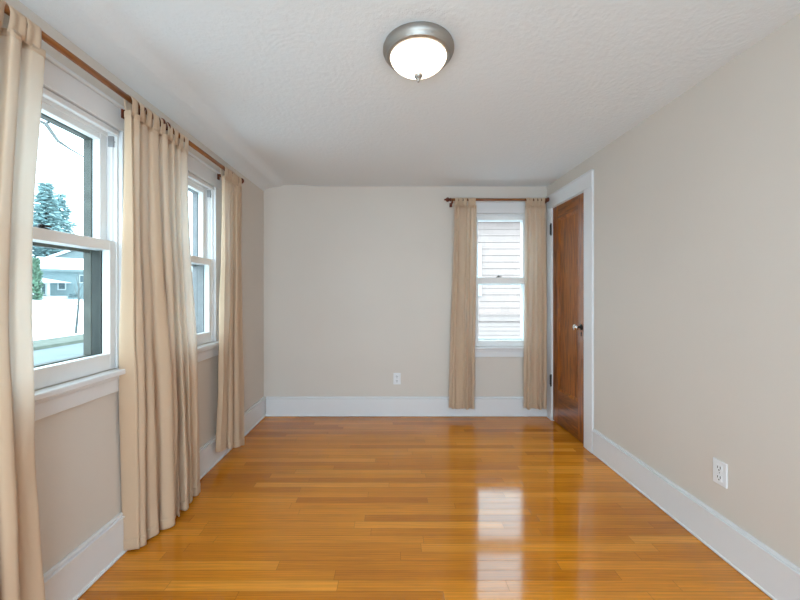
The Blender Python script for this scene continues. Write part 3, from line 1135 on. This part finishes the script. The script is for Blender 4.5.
for (u0, u1, z0, z1) in ((-0.08, 0.32, 0.62, 1.15), (1.35, 1.85, 1.25, 1.85), (-1.15, -0.95, 0.2, 1.05)):
    b = NB(); hbox(b, u0 - 0.09, u1 + 0.09, -0.04, 0.0, z0 - 0.09, z1 + 0.09); w = obj('window', b, M_WHITE_EXT, root)
    b = NB(); hbox(b, u0, u1, -0.06, -0.03, z0, z1); obj('pane', b, M_DARKWIN, w)

root = thing('house', HP(2, 12, 0), 'tall house with a snowy gable behind the pale teal house', 'house')
b = NB(); prism(b, [(-1.9, -0.5), (7.5, -0.5), (7.5, 3.7), (3.6, 6.4), (-1.9, 3.5)], 'd', 12, 20); obj('wall', b, M_SIDING_FAR, root)
b = NB(); prism(b, [(-2.6, 3.2), (3.6, 6.45), (8.2, 3.5), (8.2, 3.75), (3.6, 6.8), (-2.6, 3.45)], 'd', 11.5, 20.4); obj('roof', b, M_SNOW, root)


def leaf_mass(b, centre_fn, count, size, rnd, stretch=(1, 1, 0.5)):
    for _ in range(count):
        c, d = centre_fn()
        sz = size * rnd.uniform(0.6, 1.3)
        a = d.normalized()
        s_, t_ = frame_for(a)
        w = s_ * sz * 0.34 + t_ * rnd.uniform(-0.1, 0.1) * sz
        h = t_ * sz * 0.10
        v = [b.verts.new(p) for p in (c - w, c + a * sz * 0.5 - w * 0.7, c + a * sz, c + a * sz * 0.5 + w * 0.7, c + w, c + a * sz * 0.4 + h, c + a * sz * 0.4 - h)]
        for q in ((0, 1, 5), (1, 2, 5), (2, 3, 5), (3, 4, 5), (4, 0, 5), (1, 0, 6), (2, 1, 6), (3, 2, 6), (4, 3, 6), (0, 4, 6)):
            b.faces.new([v[i] for i in q])


def conifer(apex, base_z, rad, seed, label):
    rnd = random.Random(seed)
    h = apex.z - base_z
    org = Vector((apex.x, apex.y, base_z))
    root = thing('conifer', org, label, 'tree', 'conifers across the street')
    b = NB(); tube(b, [org, org + Zv * h * 0.5, org + Zv * h], [0.28, 0.16, 0.03], 8); obj('trunk', b, M_BARK, root)
    b = NB()

    def fn():
        t = rnd.random() ** 0.75             # 0 apex .. 1 base
        a = rnd.uniform(0, 2 * PI)
        lay = 0.72 + 0.28 * math.sin(t * 44 + 1.7 * math.sin(a * 3 + seed))
        r = rad * (0.04 + 0.96 * t) * lay * rnd.uniform(0.25, 1.0)
        c = org + Vector((math.cos(a) * r, math.sin(a) * r, h * (1 - 0.92 * t) - 0.18 * r))
        d = Vector((math.cos(a), math.sin(a), -0.15 + rnd.uniform(-0.3, 0.35)))
        return c, d
    leaf_mass(b, fn, 2000, 1.15, rnd)
    o = obj('foliage', b, M_NEEDLE, root)
    return root


conifer(px(46, 183, 64), 1.4, 6.0, 3, 'tall blue-green conifer in the upper pane, nearer the curtain')
conifer(px(60, 194, 80), 1.6, 6.6, 5, 'slightly shorter conifer just right of the tallest one')

# rounded evergreen beside the porch
rnd = random.Random(9)
SB = px(35.5, 296, 29.0)
SB.z = 0.74
root = thing('evergreen_shrub', SB - Zv * 0.3, 'upright green shrub beside the porch across the street', 'shrub')
b = NB(); tube(b, [SB - Zv * 0.4, SB + Zv * 2.6], [0.09, 0.03], 6); obj('stem', b, M_BARK, root)
b = NB()


def shrub_fn():
    t = rnd.random()
    a = rnd.uniform(0, 2 * PI)
    r = 0.36 * (1 - 0.75 * t ** 2) * rnd.uniform(0.3, 1)
    return SB + Vector((math.cos(a) * r, math.sin(a) * r, -0.1 + 3.3 * t)), Vector((math.cos(a), math.sin(a), 0.9))


leaf_mass(b, shrub_fn, 500, 0.32, rnd)
obj('foliage', b, M_SHRUB, root)

# low snowy bushes under the house windows
for i, (u, r_) in enumerate(((0.85, 0.34), (1.95, 0.34), (3.1, 0.38))):
    rnd = random.Random(20 + i)
    c0 = HP(u, -2.0, 0.0)
    b = NB()

    def bush_fn():
        a = rnd.uniform(0, 2 * PI); e = rnd.uniform(0, PI / 2); q = r_ * rnd.uniform(0.4, 1)
        d = Vector((math.cos(a) * math.cos(e), math.sin(a) * math.cos(e), math.sin(e)))
        return c0 + d * q - Zv * 0.1, d
    leaf_mass(b, bush_fn, 160, 0.2, rnd)
    tag(obj('bush', b, M_SIDING), 'low frosted bush in front of the pale teal house, ' + ('nearest the porch' if i == 0 else 'between the other two' if i == 1 else 'farthest from the porch'),
        'bush', 'frosted bushes by the house')


def bare_tree(name, base, top, r0, branches, label, seed):
    rnd = random.Random(seed)
    root = thing(name, base, label, 'tree')
    mid = base.lerp(top, 0.5) + Vector((0.04, 0.03, 0))
    b = NB(); tube(b, [base - Zv * 0.1, mid, top], [r0, r0 * 0.7, r0 * 0.2], 8); obj('trunk', b, M_BARK, root)
    for pts, rr in branches:
        b = NB()
        tube(b, pts, [rr * (1 - 0.8 * i / (len(pts) - 1)) for i in range(len(pts))], 6)
        obj('branch', b, M_BARK, root)
    return root


TY = 17.0
bt, tt = px(75.5, 334, TY), px(79, 272, TY)
brs = []
for (t, x, y) in ((0.45, 72.5, 296), (0.5, 83, 292), (0.62, 74, 284), (0.68, 84, 281), (0.78, 76, 275)):
    s = bt.lerp(tt, t); e = px(x, y, TY + 0.2)
    brs.append(([s, s.lerp(e, 0.5) + Vector((0, 0, -0.06)), e], 0.022))
bare_tree('bare_sapling', bt, tt, 0.055, brs, 'thin leafless sapling on the far verge of the street', 4)

SY = 8.0
bt = px(14, 300, SY); bt.z = GZ
tt = px(18, 20, SY)
brs = []
for pl in ([(16, 150), (34, 118), (46, 124), (58, 141), (70, 149), (84, 157)], [(16, 120), (36, 100), (50, 92)], [(46, 124), (52, 120), (60, 122)]):
    brs.append(([px(x, y, SY - 0.04 * i) for i, (x, y) in enumerate(pl)], 0.040 if len(pl) > 3 else 0.028))
brs[0] = (brs[0][0], 0.060)
bare_tree('bare_street_tree', bt, tt, 0.16, brs, 'bare tree whose crooked branch crosses the upper pane of the nearest window', 6)

# neighbouring house beyond the end window
NY = 9.0
root = thing('shingled_house', (0.8, NY, GZ), 'neighbouring house with pale pinkish shingles close outside the end window', 'house')
nx0, nx1 = -3.5, 7.5
b = NB(); bx(b, (nx0, NY + 0.02, GZ), (nx1, NY + 6, 3.22)); obj('wall', b, M_DARKWALL, root)  # dark body shows through the course gaps as painted shadow lines


def courses(z0, z1, exp, m, name, tk):
    b = NB()
    z = z0
    while z < z1 - 1e-4:
        zt_ = min(z + exp, z1)
        z += exp * 0.045
        v = [b.verts.new(c) for c in ((nx0, NY + 0.02, z), (nx0, NY + 0.02 - tk, z), (nx0, NY + 0.016, zt_), (nx1, NY + 0.02, z), (nx1, NY + 0.02 - tk, z), (nx1, NY + 0.016, zt_))]
        for f in ((0, 1, 2), (3, 5, 4), (0, 3, 4, 1), (1, 4, 5, 2), (2, 5, 3, 0)):
            b.faces.new([v[i] for i in f])
        z += exp * 0.955
    return obj(name, b, m, root)


courses(GZ, 0.60, 0.105, M_CLAP, 'clapboards', 0.018)
courses(0.76, 3.15, 0.164, M_SHINGLE, 'shingles', 0.020)
b = NB(); bx(b, (nx0, NY - 0.03, 0.60), (nx1, NY + 0.02, 0.76)); bx(b, (nx0, NY - 0.06, 0.74), (nx1, NY + 0.02, 0.765)); obj('band_board', b, M_CLAP, root, 0.004)
wx0, wx1, wz0, wz1 = 1.30, 2.21, 1.22, 2.52
b = NB()
bx(b, (wx0, NY - 0.04, wz0), (wx1, NY + 0.02, wz1))
w = obj('window', b, M_WHITE_EXT, root, 0.004)
b = NB(); bx(b, (wx0 + 0.10, NY - 0.045, wz0 + 0.08), (wx1 - 0.14, NY - 0.035, wz1 - 0.08)); obj('pane', b, M_DARKWIN, w)
b = NB()
prism_pts = [(NY - 0.3, 3.10), (NY + 3, 4.45), (NY + 6.3, 3.10), (NY + 6.3, 3.28), (NY + 3, 4.65), (NY - 0.3, 3.28)]
r_ = [[b.verts.new((x, yy, zz)) for yy, zz in prism_pts] for x in (nx0 - 0.3, nx1 + 0.3)]
for i in range(6):
    j = (i + 1) % 6
    b.faces.new([r_[0][i], r_[0][j], r_[1][j], r_[1][i]])
b.faces.new(r_[0]); b.faces.new(r_[1])
obj('roof', b, M_SNOW, root)
